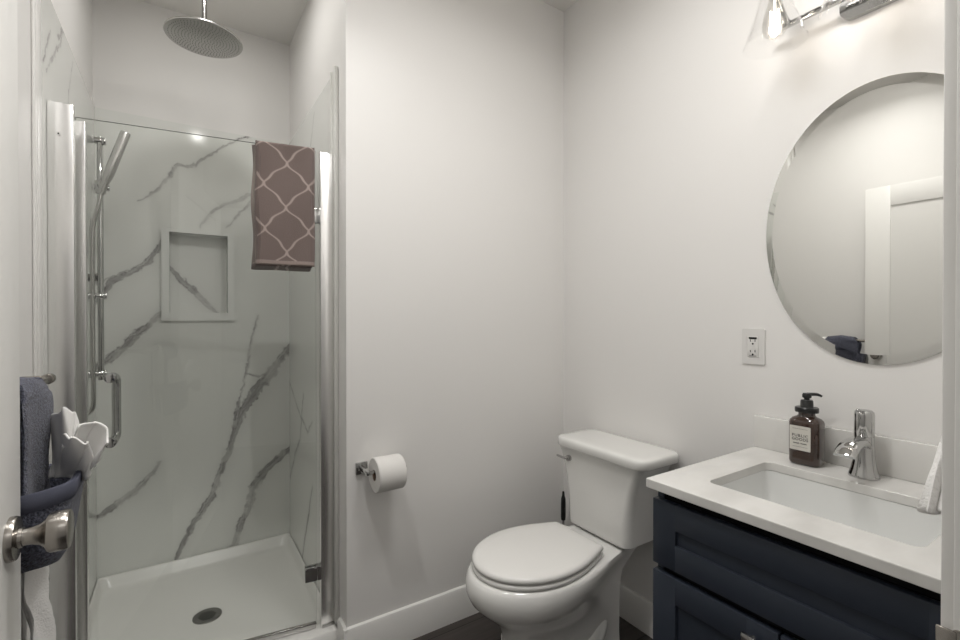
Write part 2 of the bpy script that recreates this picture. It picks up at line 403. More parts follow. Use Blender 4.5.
XS0, XS1, TZ = -0.325, 0.505, 2.236
rear_veins = [
 ([(0.307, 2.232), (0.244, 2.205)], .005, 1.0),
 ([(0.244, 2.205), (0.184, 2.154), (0.109, 2.082), (0.053, 2.031), (-0.007, 2.024), (-0.049, 1.962), (-0.094, 1.891), (-0.16, 1.828)], .008, .72),
 ([(0.51, 2.122), (0.369, 1.974), (0.314, 1.932), (0.261, 1.895), (0.2, 1.867), (0.133, 1.81), (0.087, 1.735)], .010, .72),
 ([(0.339, 1.927), (0.305, 1.881), (0.243, 1.804), (0.2, 1.742)], .006, .6),
 ([(-0.04, 1.70), (-0.08, 1.64), (-0.132, 1.545), (-0.204, 1.488), (-0.266, 1.45), (-0.307, 1.371), (-0.352, 1.332)], .014, 1.0),
 ([(-0.204, 1.508), (-0.259, 1.47), (-0.302, 1.438), (-0.337, 1.423)], .005, .7),
 ([(-0.043, 1.322), (-0.088, 1.287), (-0.158, 1.219), (-0.22, 1.144), (-0.317, 1.054), (-0.353, 1.015)], .019, 1.0),
 ([(0.343, 1.293), (0.337, 1.255), (0.302, 1.105), (0.296, 0.986), (0.253, 0.83)], .006, .8),
 ([(0.253, 0.83), (0.234, 0.704), (0.205, 0.581), (0.168, 0.482), (0.131, 0.375), (0.052, 0.258), (0.009, 0.158), (-0.034, 0.054)], .017, 1.0),
 ([(0.508, 1.128), (0.493, 1.108), (0.421, 0.989), (0.33, 0.887), (0.272, 0.785), (0.243, 0.703), (0.205, 0.581)], .026, 1.0),
 ([(0.296, 0.986), (0.347, 0.967), (0.416, 0.989)], .006, .8),
 ([(0.507, 0.557), (0.492, 0.548), (0.389, 0.464), (0.329, 0.388), (0.299, 0.265), (0.261, 0.187), (0.232, 0.098), (0.166, 0.057)], .023, 1.0),
 ([(-0.086, 0.575), (-0.114, 0.534), (-0.192, 0.452), (-0.253, 0.408), (-0.319, 0.366), (-0.356, 0.353)], .015, 1.0),
]
STEP = 0.0036
marble_sheet('wall_shower_rear', np.linspace(XS0, XS1, int((XS1-XS0)/STEP)), np.linspace(.03, TZ, int((TZ-.03)/STEP)),
             lambda u, z: np.stack([u, np.full_like(u, 2.724), z], -1), rear_veins, [(NX0-.010, NX1+.010, NZ0-.010, NZ1+.010)],
             'white marble panel with grey veins at the back of the shower', 'shower wall', 0.008)
left_veins = [
 ([(1.865, 2.134), (1.826, 2.076), (1.778, 2.01)], .008, .8),
 ([(2.06, 2.236), (2.034, 2.20), (2.002, 2.163), (1.889, 2.068), (1.813, 1.997)], .007, .7),
 ([(2.21, 2.204), (2.162, 2.101), (2.125, 2.016), (2.1, 1.9)], .005, .7),
 ([(1.973, 2.174), (2.034, 2.228)], .012, .9),
 ([(2.6, 1.7), (2.45, 1.4), (2.3, 1.2)], .010, .8), ([(2.65, 0.8), (2.4, .55), (2.2, .2)], .010, .8),
]
marble_sheet('wall_shower_left', np.linspace(1.757, 2.724, 236), np.linspace(.03, TZ, 540),
             lambda u, z: np.stack([np.full_like(u, XS0), u, z], -1), left_veins, [], 'white marble panel on the left side of the shower', 'shower wall', 0.007)
right_veins = [
 ([(2.739, 0.93), (2.5, .80), (2.293, 0.736), (2.2, .8)], .007, .75),
 ([(2.2, 0.50), (2.30, .30), (2.433, 0.05)], .010, .9),
 ([(2.775, 0.336), (2.582, 0.548), (2.459, 0.661), (2.38, .9)], .009, .8),
 ([(2.15, 2.2), (2.19, 2.111), (2.25, 2.014)], .004, .6), ([(2.1, 1.9), (2.0, 1.5), (1.95, 1.4)], .008, .8),
]
marble_sheet('wall_shower_right', np.linspace(1.86, 2.724, 210), np.linspace(.03, TZ, 540),
             lambda u, z: np.stack([np.full_like(u, XS1), u, z], -1), right_veins, [], 'white marble panel on the right side of the shower', 'shower wall', -0.006)
# edge trims of the surround
struct(MB().box(XS1-.003, XC-.0005, 1.80, 1.862, .10, TZ+.006, .002).box(XS1-.008, XC-.0003, 1.793, 1.815, .099, TZ+.008, .003).box(XS1-.008, XC-.0003, 1.845, 1.866, .099, TZ+.007, .003),
       'trim_4', 'plastic_trim', 'pale ribbed edge trim where the shower meets the toilet wall', 'shower trim')
struct(MB().box(XL+.0005, XS0+.001, 1.71, 1.758, .0, CEIL-.001, .002).box(XL+.0003, XS0, 1.69, 1.712, .0, CEIL-.0005, .003), 'trim_5', 'trim', 'white edge trim left of the shower', 'shower trim')

# niche
niche = thing('shower_niche', (0.08, 2.724, 1.264), 'recessed white framed shelf niche in the rear shower wall', 'niche')
fx0, fx1, fz0, fz1 = -0.078, 0.236, 1.264, 1.713
MB().prism([(fx0, fz0), (fx1, fz0), (fx1, fz1), (fx0, fz1)], [[(NX0, NZ0), (NX0, NZ1), (NX1, NZ1), (NX1, NZ0)]],
           lambda a, b: (a, 2.709 if True else 0, b), lambda a, b: (a, 2.7235, b)).build('frame', 'niche_white', niche, smooth=0)
nb = MB()
nb.box(NX0-.008, NX0, 2.71, 2.812, NZ0-.008, NZ1+.008).box(NX1, NX1+.008, 2.71, 2.812, NZ0-.008, NZ1+.008)
nb.box(NX0, NX1, 2.71, 2.812, NZ1, NZ1+.008).box(NX0, NX1, 2.71, 2.812, NZ0-.008, NZ0)
nb.build('liner', 'niche_white', niche, smooth=0)
us = np.linspace(NX0, NX1, 84); zs = np.linspace(NZ0, NZ1, 130)
bk = marble_sheet('back_panel', us, zs, lambda u, z: np.stack([u-0.08, np.full_like(u, 2.80-2.724), z-1.264], -1),
             [([(-0.05, 1.535), (0.024, 1.446), (0.098, 1.366), (0.161, 1.300)], .016, .95)], [], '', '', 0.01, parent=niche)

# ------------------------------------------------------------------ shower pan
pan = thing('shower_pan', (0.09, 2.25, 0), 'white acrylic shower pan with a low curb', 'shower pan')
PX0, PX1, PY0, PY1 = XS0, XS1, 1.775, 2.724
def panring(ix0, ix1, iy0, iy1, r, z): return [(x, y, z) for x, y in rrect((ix0+ix1)/2, (iy0+iy1)/2, (ix1-ix0)/2, (iy1-iy0)/2, r, 8)]
pb = MB()
rings = [panring(PX0, PX1, PY0, PY1, .012, 0), panring(PX0, PX1, PY0, PY1, .012, .080), panring(PX0+.004, PX1-.004, PY0+.006, PY1-.003, .014, .088),
         panring(PX0+.008, PX1-.008, PY0+.075, PY1-.010, .025, .088), panring(PX0+.012, PX1-.012, PY0+.083, PY1-.016, .030, .084), panring(PX0+.022, PX1-.022, PY0+.094, PY1-.028, .035, .046),
         panring(PX0+.030, PX1-.030, PY0+.104, PY1-.040, .040, .038), panring(PX0+.05, PX1-.05, PY0+.12, PY1-.06, .05, .035)]
c = (0.09, 2.25)
last = rings[-1]
for k, zz in ((.5, .031), (.2, .027), (.12, .026)):
    ang = [(c[0]+(p[0]-c[0])*k, c[1]+(p[1]-c[1])*k, zz) for p in last]
    if k < .4:
        rr = .10 if k == .2 else .054
        ang = []
        for p in last:
            a = math.atan2(p[1]-c[1], p[0]-c[0]); ang.append((c[0]+rr*math.cos(a), c[1]+rr*math.sin(a), zz))
    rings.append(ang)
pb.loft(rings, True, True)
pb.build('basin', 'acrylic', pan, smooth=50)
dr = MB().lathe([(.0, .0255), (.054, .0255), (.054, .029), (.050, .0305), (.046, .0305), (.043, .0285), (0, .0285)], (c[0], c[1], 0), seg=40, cap0=False, cap1=False)
drain = dr.build('drain', 'steel', pan)
hd = MB()
for i in range(-3, 4):
    for j in range(-3, 4):
        x = i*.0098+(.0049 if j % 2 else 0); y = j*.0086
        if math.hypot(x, y) < .031: hd.cyl((c[0]+x, c[1]+y, .0282), (c[0]+x, c[1]+y, .0289), .0036, seg=12)
hd.build('drain_holes', 'dark', drain)

# ------------------------------------------------------------------ shower enclosure
HX, HY = 0.443, 1.83                      # hinge line
LX, LY = -0.280, 1.925                    # leading edge, door a little ajar into the shower
dl = math.hypot(LX-HX, LY-HY); wx, wy = (LX-HX)/dl, (LY-HY)/dl     # along the door
nx, ny = (wy, -wx)                                                   # candidate outward normal
if ny > 0: nx, ny = -nx, -ny
def DP(co): return Vector((HX+wx*co[0]+nx*co[1], HY+wy*co[0]+ny*co[1], co[2]))   # door-local (s, n outward, z)
ZT = 1.913; ZB0 = .105
door = thing('shower_door', (HX, HY, .09), 'clear frameless glass shower door with chrome edge strip, slightly ajar', 'shower door')
gp = MB().box(.008, dl-.004, -.004, .004, ZB0, ZT)
for f in gp.bm.faces:
    n = f.normal
    f.normal_update()
    if abs(f.normal.y) < .5: f.material_index = 1
gp.xform(DP).build('glass_panel', ['glass', 'glass_edge'], door, smooth=0)
MB().box(dl-.030, dl+.006, -.009, .010, ZB0-.006, ZT-.012, .003).box(dl-.012, dl+.009, -.012, -.002, ZB0, ZT-.012, .002).xform(DP).build('edge_strip', 'alu', door)
MB().box(.01, dl-.01, -.006, .006, .090, ZB0+.008, .002).xform(DP).build('bottom_sweep', 'chrome_soft', door)
for zc in (.303, 1.668):
    hb = MB().box(.004, .050, .004, .014, zc-.028, zc+.028, .003).box(.004, .050, -.014, -.004, zc-.028, zc+.028, .003).box(-.014, .010, -.013, .013, zc-.028, zc+.028, .003)
    hinge = hb.xform(DP).build('hinge', 'chrome', door)
# handle: pull on the shower side, caps outside
hs = dl-.090
hz0, hz1 = .875, 1.085
hp = MB().tube([(hs, -.004, hz1), (hs, -.03, hz1), (hs, -.052, hz1-.006), (hs, -.062, hz1-.022), (hs, -.063, (hz0+hz1)/2), (hs, -.062, hz0+.022), (hs, -.052, hz0+.006), (hs, -.03, hz0), (hs, -.004, hz0)], .0130, 16)
handle = hp.xform(DP).build('handle', 'chrome', door)
for z in (hz0, hz1):
    MB().cyl((hs, .004, z), (hs, .014, z), 0.016, bev=.002).cyl((hs, -.012, z), (hs, -.004, z), .015, bev=.002).xform(DP).build('washer', 'chrome', handle)

wc = thing('wall_channel', (.478, 1.83, .088), 'bright metal hinge post between shower glass and toilet wall', 'shower post', 'shower door posts')
MB().box(.449, .500, 1.815, 1.840, .088, ZT, .002).build('post', 'alu', wc)
MB().box(.452, .497, 1.812, 1.843, .088, .100, .002).build('end_cap', 'chrome_soft', wc)
wl = thing('wall_filler', (-.298, 1.83, .088), 'wide polished metal post at the left shower wall, with one screw', 'shower post', 'shower door posts')
MB().box(-.3245, -.266, 1.815, 1.845, .088, ZT, .002).build('post', 'alu', wl)
MB().cyl((-.299, 1.8152, 1.82), (-.299, 1.813, 1.82), .0055, seg=16).cyl((-.299, 1.8131, 1.82), (-.299, 1.8128, 1.82), .0022, seg=10, mi=1).build('screw', ['alu', 'dark'], wl)
for zz in (1.865, 1.866):
    pass

# ------------------------------------------------------------------ rain shower head hanging from the ceiling
hx, hy = .0874, 2.25
sh = thing('rain_shower_head', (hx, hy, CEIL), 'large round chrome rain shower head hanging from the ceiling', 'shower head')
MB().cyl((hx, hy, 2.47), (hx, hy, CEIL-.01), .0095).build('arm', 'chrome_soft', sh)
MB().lathe([(.03, 0), (.03, -.006), (.012, -.014)], (hx, hy, CEIL)).build('flange', 'chrome', sh)
disc = MB().lathe([(0, 2.436), (.134, 2.436), (.141, 2.4375), (.143, 2.441), (.140, 2.446), (.06, 2.456), (.022, 2.462), (.018, 2.478), (.010, 2.485), (0, 2.485)], (hx, hy, 0), seg=72, cap0=False, cap1=False).build('disc', 'head_face', sh)
nzb = MB(); k = 0
for r in np.arange(.012, .134, .0115):
    n = max(6, int(2*PI*r/.0125))
    for i in range(n):
        a = 2*PI*i/n+r*37
        nzb.cyl((hx+r*math.cos(a), hy+r*math.sin(a), 2.4365), (hx+r*math.cos(a), hy+r*math.sin(a), 2.4345), .0017, .0012, seg=7)
tag(nzb.build('nozzles', 'nozzle', disc), kind='stuff')

# ------------------------------------------------------------------ slide bar and hand shower
RX, RY = -.268, 2.38
sb = thing('shower_slide_bar', (RX, RY, 1.05), 'vertical chrome slide bar on the left shower wall', 'shower rail')
MB().cyl((RX, RY, 1.03), (RX, RY, 2.0), .0100, bev=.003).build('bar', 'chrome', sb)
for z in (1.985, 1.055):
    MB().cyl((XS0, RY, z), (RX+.010, RY, z), .0145, .0125, bev=.001).cyl((XS0, RY, z), (XS0+.012, RY, z), .022, bev=.003).cyl((RX+.006, RY, z), (RX+.019, RY, z), .0145, bev=.003).build('bracket', 'chrome', sb)
MB().cyl((XS0, RY, 1.366), (RX+.010, RY, 1.366), .0125, bev=.002).cyl((RX+.006, RY, 1.366), (RX+.02, RY, 1.366), .012, bev=.003).build('support', 'chrome', sb)
MB().cyl((RX, RY, 1.775), (RX, RY, 1.825), .019, bev=.004).cyl((RX, RY, 1.80), (RX+.012, RY-.035, 1.81), .013, bev=.002).cyl((RX-.03, RY, 1.80), (RX+.03, RY, 1.80), .012, bev=.003).build('slider', 'chrome', sb)
hsx = thing('hand_shower', (RX+.012, RY-.04, 1.80), 'slim chrome hand shower wand tilted in its holder on the slide bar', 'hand shower')
p0 = Vector((RX+.006, RY-.042, 1.765)); p1 = Vector((RX+.085, RY-.050, 2.016))
d = (p1-p0).normalized()
MB().lathe([(.0, 0), (.011, 0), (.012, .01), (.0125, .05), (.0165, .075), (.0175, .09), (.0175, .262), (.016, .268), (0, .268)], p0, d, seg=28, cap0=False, cap1=False).build('wand', 'chrome_soft', hsx)
MB().tube([p0, p0-d*.03+Vector((0, 0, -.03)), (RX-.020, RY-.034, 1.62), (RX-.022, RY-.03, 1.40), (RX-.022, RY-.03, 1.15), (RX-.020, RY-.03, 1.02), (RX-.022, RY-.03, .93), (RX-.045, RY-.02, .90), (XS0+.006, RY, .93)], .0075, 12, sub=10).build('hose', 'chrome_soft', hsx)
MB().cyl((XS0, RY, .93), (XS0+.014, RY, .93), .022, bev=.003).build('wall_elbow', 'chrome', hsx)
sv = thing('shower_valve', (XS0, 2.42, 1.44), 'small chrome shower valve knob half hidden behind the door strip', 'valve')
MB().cyl((XS0, 2.42, 1.44), (XS0+.008, 2.42, 1.44), .05, bev=.003).build('escutcheon', 'chrome', sv)
MB().lathe([(.016, 0), (.016, .02), (.022, .03), (.020, .036), (.024, .044), (.020, .052), (0, .054)], (XS0+.006, 2.42, 1.44), (1, 0, 0)).build('knob', 'chrome', sv)

# ------------------------------------------------------------------ brown trellis towel over the glass
bt = MB()
TS0, TS1 = .013, .214
ztop = ZT
def towel_prof(off):
    """closed n,z loop of the folded towel, outer leaf towards the room"""
    P = []
    zo, zi = 1.477, 1.462
    for t in np.linspace(0, 1, 160): P.append((.027, zo+(ztop-zo)*t))
    for a in np.linspace(0, PI, 12)[1:-1]: P.append((.027*math.cos(a), ztop+.011*math.sin(a)))
    for t in np.linspace(0, 1, 30): P.append((-.027, ztop-(ztop-zi)*t))
    P.append((-.022, zi-.006)); P.append((-.010, zi-.003))
    for t in np.linspace(0, 1, 20): P.append((-.0055, zi+.004+(ztop-.004-zi-.0)*t))
    for t in np.linspace(0, 1, 6)[1:-1]: P.append((-.0055+.011*t, ztop+.002))
    for t in np.linspace(0, 1, 30): P.append((.0055, ztop-(ztop-zo-.004)*t))
    P.append((.012, zo-.003)); P.append((.022, zo-.005))
    return P
prof = towel_prof(0); NS = 110
NO = 160
Rg = []; pat = []
for j in range(NS):
    u = j/(NS-1); s = TS0+(TS1-TS0)*u
    ring = []
    for i, (n, z) in enumerate(prof):
        outer = i < NO
        inner = i >= NO+10
        ss = s + (.013 if (i >= NO+10 and i < NO+43) else 0) + .003*math.sin(z*23)*(.3+u)
        nn = n
        if abs(n) > .02:
            nn = n+math.copysign(1, n)*(.005*math.sin(u*9+z*4)+.004*math.sin(z*15+u*3))*min(1, max(0, ztop-z)/.06) if z < ztop else n
            edge = min(u, 1-u)
            if edge < .06: nn = n-math.copysign(.012*(1-edge/.06)**2, n)
        fold = max(0, 1-(ztop+.03-z)/.1)
        ring.append(DP((ss, nn, z-.004*u*fold)))
        # trellis: two families of ogee lines
        pz, px = .164, .150
        zz = (z if outer or i < NO+10 else 2*ztop-z)
        ph = ((zz-1.852)/pz) % 1.0
        tri = 1-abs(2*ph-1); co = .5-.5*math.cos(2*PI*ph)
        amp = (.45*co+.55*tri)+.06*math.sin(6*PI*ph)*(1 if ph < .5 else 1)
        cs = .112
        best = 9
        for kx in range(-3, 4):
            for sg in (1, -1):
                xl = cs+kx*px+sg*amp*px/2
                best = min(best, abs(s-xl))
        pat.append(max(0, min(1, (.0056-best)/.0022)) if z > 1.49 or i >= NO+10 else .6)
    Rg.append(ring)
bt.loft(Rg)
towel = bt.build('bath_towel', 'brown_terry', None, loc=DP((.11, 0, ztop)), smooth=50)
a = towel.data.attributes.new('pattern', 'FLOAT', 'POINT'); a.data.foreach_set('value', np.array(pat, dtype=np.float32))
tag(towel, 'taupe brown towel with a trellis pattern folded over the glass shower door', 'towel')

# ------------------------------------------------------------------ room door (open against the left wall)
FX0, FX1 = -.2605, -.2255
DY0, DY1 = .165, 1.065
dm = MB().box(FX0+.006, FX1-.006, DY0+.01, DY1-.01, .012, 2.03)
for (y0, y1, z0, z1) in ((DY0, DY0+.115, .01, 2.032), (DY1-.115, DY1, .01, 2.032), (DY0+.115, DY1-.115, 1.917, 2.032), (DY0+.115, DY1-.115, .01, .24)):
    dm.box(FX0, FX1, y0, y1, z0, z1, .0015)
d1 = struct(dm, 'door_1', 'door', 'open white shaker door at the left edge, with a nickel knob', 'door')
KY, KZ = 1.003, .935
def knob(side):
    x0 = FX1 if side > 0 else FX0
    L = .92 if side > 0 else .66
    ax = (side, 0, 0)
    k = MB().lathe([(.0, 0), (.034, 0), (.034, .006), (.0325, .0095), (.016, .0115), (.0155, .016)], (x0, KY, KZ), ax, seg=48, cap0=False).build('door_knob', 'nickel', d1)
    MB().lathe([(.0145, .010), (.013, .016*L), (.0135, .028*L), (.017, .040*L), (.024, .047*L), (.0295, .050*L), (.0315, .054*L), (.0315, .074*L), (.030, .078*L), (.027, .0795*L), (0, .080*L)], (x0, KY, KZ), ax, seg=48, cap1=False).build('knob_head', 'nickel', k)
    return k
knob(1); knob(-1)
hg = MB()
for z in (.25, 1.1, 1.85):
    MB().cyl((FX0-.006, DY0-.006, z-.045), (FX0-.006, DY0-.006, z+.045), .006, bev=.001).build('hinge', 'nickel', d1)
# strike plate on the right jamb
sp = thing('strike_plate', (.671, .12, .90), 'satin nickel strike plate on the door jamb at the bottom right corner', 'strike plate')
MB().prism(rrect(.1125, .929, .0245, .0295, .005), [rrect(.100, .929, .010, .013, .002)], lambda a, b: (.6729, a, b), lambda a, b: (.6712, a, b)).box(.6700, .6735, .1330, .1490, .903, .9565, .0012).build('plate', 'nickel', sp)
for z in (.908, .950):
    MB().cyl((.6712, .118, z), (.6706, .118, z), .0035, seg=14).build('screw', 'nickel', sp)

# ------------------------------------------------------------------ towel bar and towels on the left wall
BX, BZ = -.256, 1.14
tb = thing('towel_bar', (BX, 1.2, BZ), 'nickel towel bar on the left wall carrying the navy towel', 'towel bar')
MB().cyl((BX, .93, BZ), (BX, 1.462, BZ), .0085, bev=.002).build('bar', 'nickel', tb)
for y in (.955, 1.435):
    MB().cyl((XL, y, BZ), (BX, y, BZ), .008).cyl((XL, y, BZ), (XL+.01, y, BZ), .022, bev=.003).cyl((BX, y-.012, BZ), (BX, y+.012, BZ), .012, bev=.003).build('post', 'nickel', tb)

def drape(name, y0, y1, rin, th, zf, zb, matname, wob, ny_=40, frontbulge=None):
    """thick towel hung over the bar: closed section in X-Z swept along Y"""
    mb = MB(); rings = []
    ro = rin+th
    for j in range(ny_):
        u = j/(ny_-1); y = y0+(y1-y0)*u
        P = []
        for t in np.linspace(0, 1, 36): P.append((ro, zf+(BZ-zf)*t))
        for a in np.linspace(0, PI, 16)[1:-1]: P.append((ro*math.cos(a), BZ+ro*math.sin(a)))
        for t in np.linspace(0, 1, 36): P.append((-ro*.82, BZ-(BZ-zb)*t))
        for t in np.linspace(0, 1, 24): P.append((-rin*.9, zb+(BZ-zb)*t))
        for a in np.linspace(PI, 0, 10)[1:-1]: P.append((rin*math.cos(a), BZ+rin*math.sin(a)))
        for t in np.linspace(0, 1, 24): P.append((rin, BZ-(BZ-zf)*t))
        ring = []
        for i, (x, z) in enumerate(P):
            e = min(u, 1-u)
            if e < .08:
                m_ = (rin+ro)/2*math.copysign(1, x); x = m_+(x-m_)*(1-(1-e/.08)**2*.7)
            dxx = wob(u, z)*(1 if x > 0 else .25) if z < BZ else 0
            if frontbulge and x > 0 and z < BZ: dxx += frontbulge(u, z)
            yy = y + (.006*math.sin(z*17+1)+.004*math.sin(z*41))*(2*u-1)
            ring.append((BX+x+dxx, yy, z))
        rings.append(ring)
    mb.loft(rings)
    return mb
wt = drape('white', 1.135, 1.285, .0105, .006, .50, .58, 'white_terry', lambda u, z: max(0, .90-z)*.085+(.007*math.sin(u*9+z*4)+.003*math.sin((z+u*.25)*70))*min(1, max(0, .92-z)*6))
wto = wt.build('white_towel', 'white_terry', None, loc=(BX, 1.19, BZ), smooth=60)
tag(wto, 'long white towel hanging under the navy towel behind the open door', 'towel')
bl = drape('blue', 1.105, 1.272, .0185, .0125, .86, .87, 'blue_terry', lambda u, z: .004*math.sin(u*5+z*9)+.003*math.sin(z*30))
def round_top(co):
    k = max(0, (co.z-(BZ-.03))/.06)
    m0 = 1.19
    return Vector((co.x, m0+(co.y-m0)*(1-.25*min(1, k)**2), co.z-.006*k*abs(co.y-m0)/.06))
bl.xform(round_top)
navy = thing('hand_towel', (BX, 1.21, BZ), 'navy hand towel folded into a pocket over the towel bar', 'towel')
bl.build('body', 'blue_terry', navy, smooth=60)
pk = MB()
def pring(z, hx_, hy_, cx_, r, tl=0.0, wob=0.0):
    out = []
    for i, (x, y) in enumerate(rrect(cx_, 1.180, hx_, hy_+.034, r, 9)):
        a = math.atan2(y-1.180, x-cx_)
        k = 1+wob*math.sin(a*5+z*30)
        xx = cx_+(x-cx_)*k; yy = 1.180+(y-1.180)*k
        out.append((xx, yy, z+tl*(xx-cx_)+.004*math.sin(a*3)*wob*20))
    return out
zp = [(.832, .020, .030, -.222), (.836, .034, .045, -.222), (.850, .045, .056, -.224), (.88, .054, .062, -.228), (.92, .060, .066, -.230), (.950, .064, .068, -.231), (.972, .066, .070, -.231), (.976, .0655, .0695, -.231)]
R1 = [pring(z, a_, b_, c_, min(a_, b_)*.82, .10, .035 if i < 6 else .012) for i, (z, a_, b_, c_) in enumerate(zp)]
R2 = [pring(z, a_-.008, b_-.008, c_, min(a_, b_)*.78, .10, .012) for (z, a_, b_, c_) in reversed(zp[3:])]
pk.loft(R1+R2, True, True).build('pocket', 'blue_terry', navy, smooth=60)
hm = MB().loft([pring(z, a_, b_, -.231, .053, .10, .012) for z, a_, b_ in ((.946, .0640, .068), (.947, .0662, .0702), (.960, .0685, .0725), (.976, .0692, .0732), (.979, .0675, .0715), (.977, .060, .064), (.95, .058, .062), (.946, .0640, .068))], False, False)
hm.build('hem_band', 'blue_hem', navy, smooth=60)

# white washcloth fanned out of the pocket
VR = Vector((.84, -.542, 0)); VF = Vector((-.190, 1.214, 0)).normalized()   # away from the door, along the towel's fold
def fan(rims, base, dep, ph, npl, mb):
    n = len(rims)
    def fn(u, v):
        q = u*(n-1); i = min(int(q), n-2); t = q-i; t = t*t*(3-2*t)
        rx_ = rims[i][0]+(rims[i+1][0]-rims[i][0])*t; rz_ = rims[i][1]+(rims[i+1][1]-rims[i][1])*t
        b = base[0]+(base[1]-base[0])*u
        px_ = b*(1-v)+rx_*v; pz_ = -.022*(1-v)+rz_*v
        pl = math.sin(u*PI*npl+ph)*.015*v+.004*math.sin(u*27+v*6)*v+.012*math.sin(v*3+u*4)
        pz_ += .004*math.sin(u*PI*npl*1.3+ph)*v+.003*math.sin(u*31)*v*v
        p = Vector((-.190, 1.214, .988))+VR*px_*1.02+Vector((0, 0, pz_*1.12))+VF*(pl+dep*v)
        return p
    mb.grid(70, 36, fn)
wc_ = MB()
fan([(-.020, .030), (-.034, .085), (-.010, .104), (.016, .090), (.030, .064), (.022, .030)], (-.036, .014), .020, .4, 3.2, wc_)
fan([(.000, .020), (.006, .060), (.024, .076), (.052, .080), (.076, .072), (.074, .048), (.062, .018), (.040, -.002), (.016, -.012)], (-.020, .040), -.030, 1.4, 4.5, wc_)
fan([(-.010, .040), (-.004, .062), (.010, .066), (.036, .050), (.050, .022), (.040, -.006)], (-.026, .034), -.048, .2, 3.0, wc_)
wco = wc_.build('washcloth', 'white_linen', None, loc=(-.2, 1.22, .97), smooth=80)
m_ = wco.modifiers.new('thickness', 'SOLIDIFY'); m_.thickness = .0035
tag(wco, 'crumpled white washcloth fanned out of the navy towel pocket', 'washcloth')

# ------------------------------------------------------------------ TOILET (origin at the wall, facing -X)
TY = 1.290
def T(lx, ly, z): return (XR-lx, TY+ly, z)
toilet = thing('toilet', (XR-.4, TY, 0), 'white two-piece toilet with closed lid in the corner', 'toilet')
def outline(b, f, W, neck, n=72, pw=2.0, widest=.56):
    """egg outline from lx=b (square back with half width neck) to lx=f"""
    pts = []
    k = n//2
    ss = [0.5-0.5*math.cos(PI*i/k) for i in range(k+1)]
    def hw(s):
        if s > widest:
            t = (s-widest)/(1-widest); return W*max(0, 1-t**pw)**(1/pw)
        t = s/widest
        e = t*t*(3-2*t)
        return neck+(W-neck)*e
    right = [(b+(f-b)*s, hw(s)) for s in ss]
    right[0] = (b, neck*.9)
    left = [(x, -y) for x, y in reversed(right)][1:]
    return right+left[:-0 or None]
def oring(b, f, W, neck, z, pw=2.0, widest=.56):
    o = outline(b, f, W, neck, pw=pw, widest=widest)
    return [T(x, y, z) for x, y in o]
bw = MB()
R_ = [oring(.185, .670, .112, .110, 0, 3.0, .4), oring(.185, .672, .113, .111, .02, 3.0, .4), oring(.192, .662, .107, .105, .045, 3.0, .4),
      oring(.190, .650, .103, .101, .09, 2.6, .45), oring(.188, .646, .102, .100, .15, 2.4, .5), oring(.186, .658, .108, .099, .20, 2.3, .52),
      oring(.184, .694, .132, .099, .245, 2.2, .56), oring(.180, .740, .162, .100, .285, 2.1, .58), oring(.172, .774, .184, .102, .318, 2.05, .60),
      oring(.150, .786, .195, .106, .345, 2.0, .60), oring(.120, .788, .1975, .112, .375, 2.0, .60), oring(.100, .782, .195, .116, .395, 2.0, .60),
      oring(.10, .773, .189, .116, .407, 2.0, .60), oring(.108, .758, .178, .108, .410, 2.0, .60)]
bw.loft(R_)
bowl = bw.build('bowl', 'ceramic', toilet, smooth=60)
for sg in (1, -1):
    tw = MB().tube([T(.60, sg*.060, .12), T(.50, sg*.084, .085), T(.41, sg*.094, .075), T(.34, sg*.092, .088), T(.29, sg*.082, .120), T(.26, sg*.064, .15), T(.25, sg*.045, .16)], lambda t: .029+.006*math.sin(PI*t), 18)
    tw.build('trapway', 'ceramic', bowl, smooth=60)
    cp = MB().lathe([(.016, 0), (.016, .008), (.012, .016), (0, .019)], T(.34, sg*.125, .0), seg=20).build('bolt_cap', 'ceramic', bowl)
# seat and lid
def seatring(e, z, b=.300, f=.762, W=.184, neck=.122):
    pts = []; k = 44; wd = .50
    for i in range(k+1):
        q = 0.5-0.5*math.cos(PI*i/k)
        hw = W*math.sqrt(max(0, 1-((q-wd)/(1-wd))**2)) if q > wd else neck+(W-neck)*math.sin(PI/2*q/wd)
        pts.append((b+(f-b)*q, hw))
    f0 = (W-e)/W; mid = (b+f)/2; fl = ((f-b)/2-e)/((f-b)/2)
    o = pts+[(x, -y) for x, y in reversed(pts)][1:]
    return [T(mid+(x-mid)*fl, y*f0, z) for x, y in o]
sm = MB().loft([seatring(.006, .4105), seatring(.001, .414), seatring(0, .419), seatring(.001, .424), seatring(.005, .4275)])
sm.build('seat', 'seat', toilet, smooth=50)
lm = MB().loft([seatring(.007, .4315), seatring(.002, .434), seatring(.0, .440), seatring(.002, .446), seatring(.007, .451), seatring(.018, .454), seatring(.05, .4555), seatring(.09, .456)])
lm.build('seat_lid', 'seat', toilet, smooth=50)
for sg in (1, -1):
    p = T(.292, sg*.078, .424)
    MB().cyl((p[0], p[1]-.022, p[2]+.006), (p[0], p[1]+.022, p[2]+.006), .0115, bev=.003).build('hinge', 'seat', toilet)
    MB().lathe([(.019, 0), (.019, .006), (.012, .012), (0, .013)], (p[0], p[1], .4095), seg=24).build('hinge_foot', 'seat', toilet)
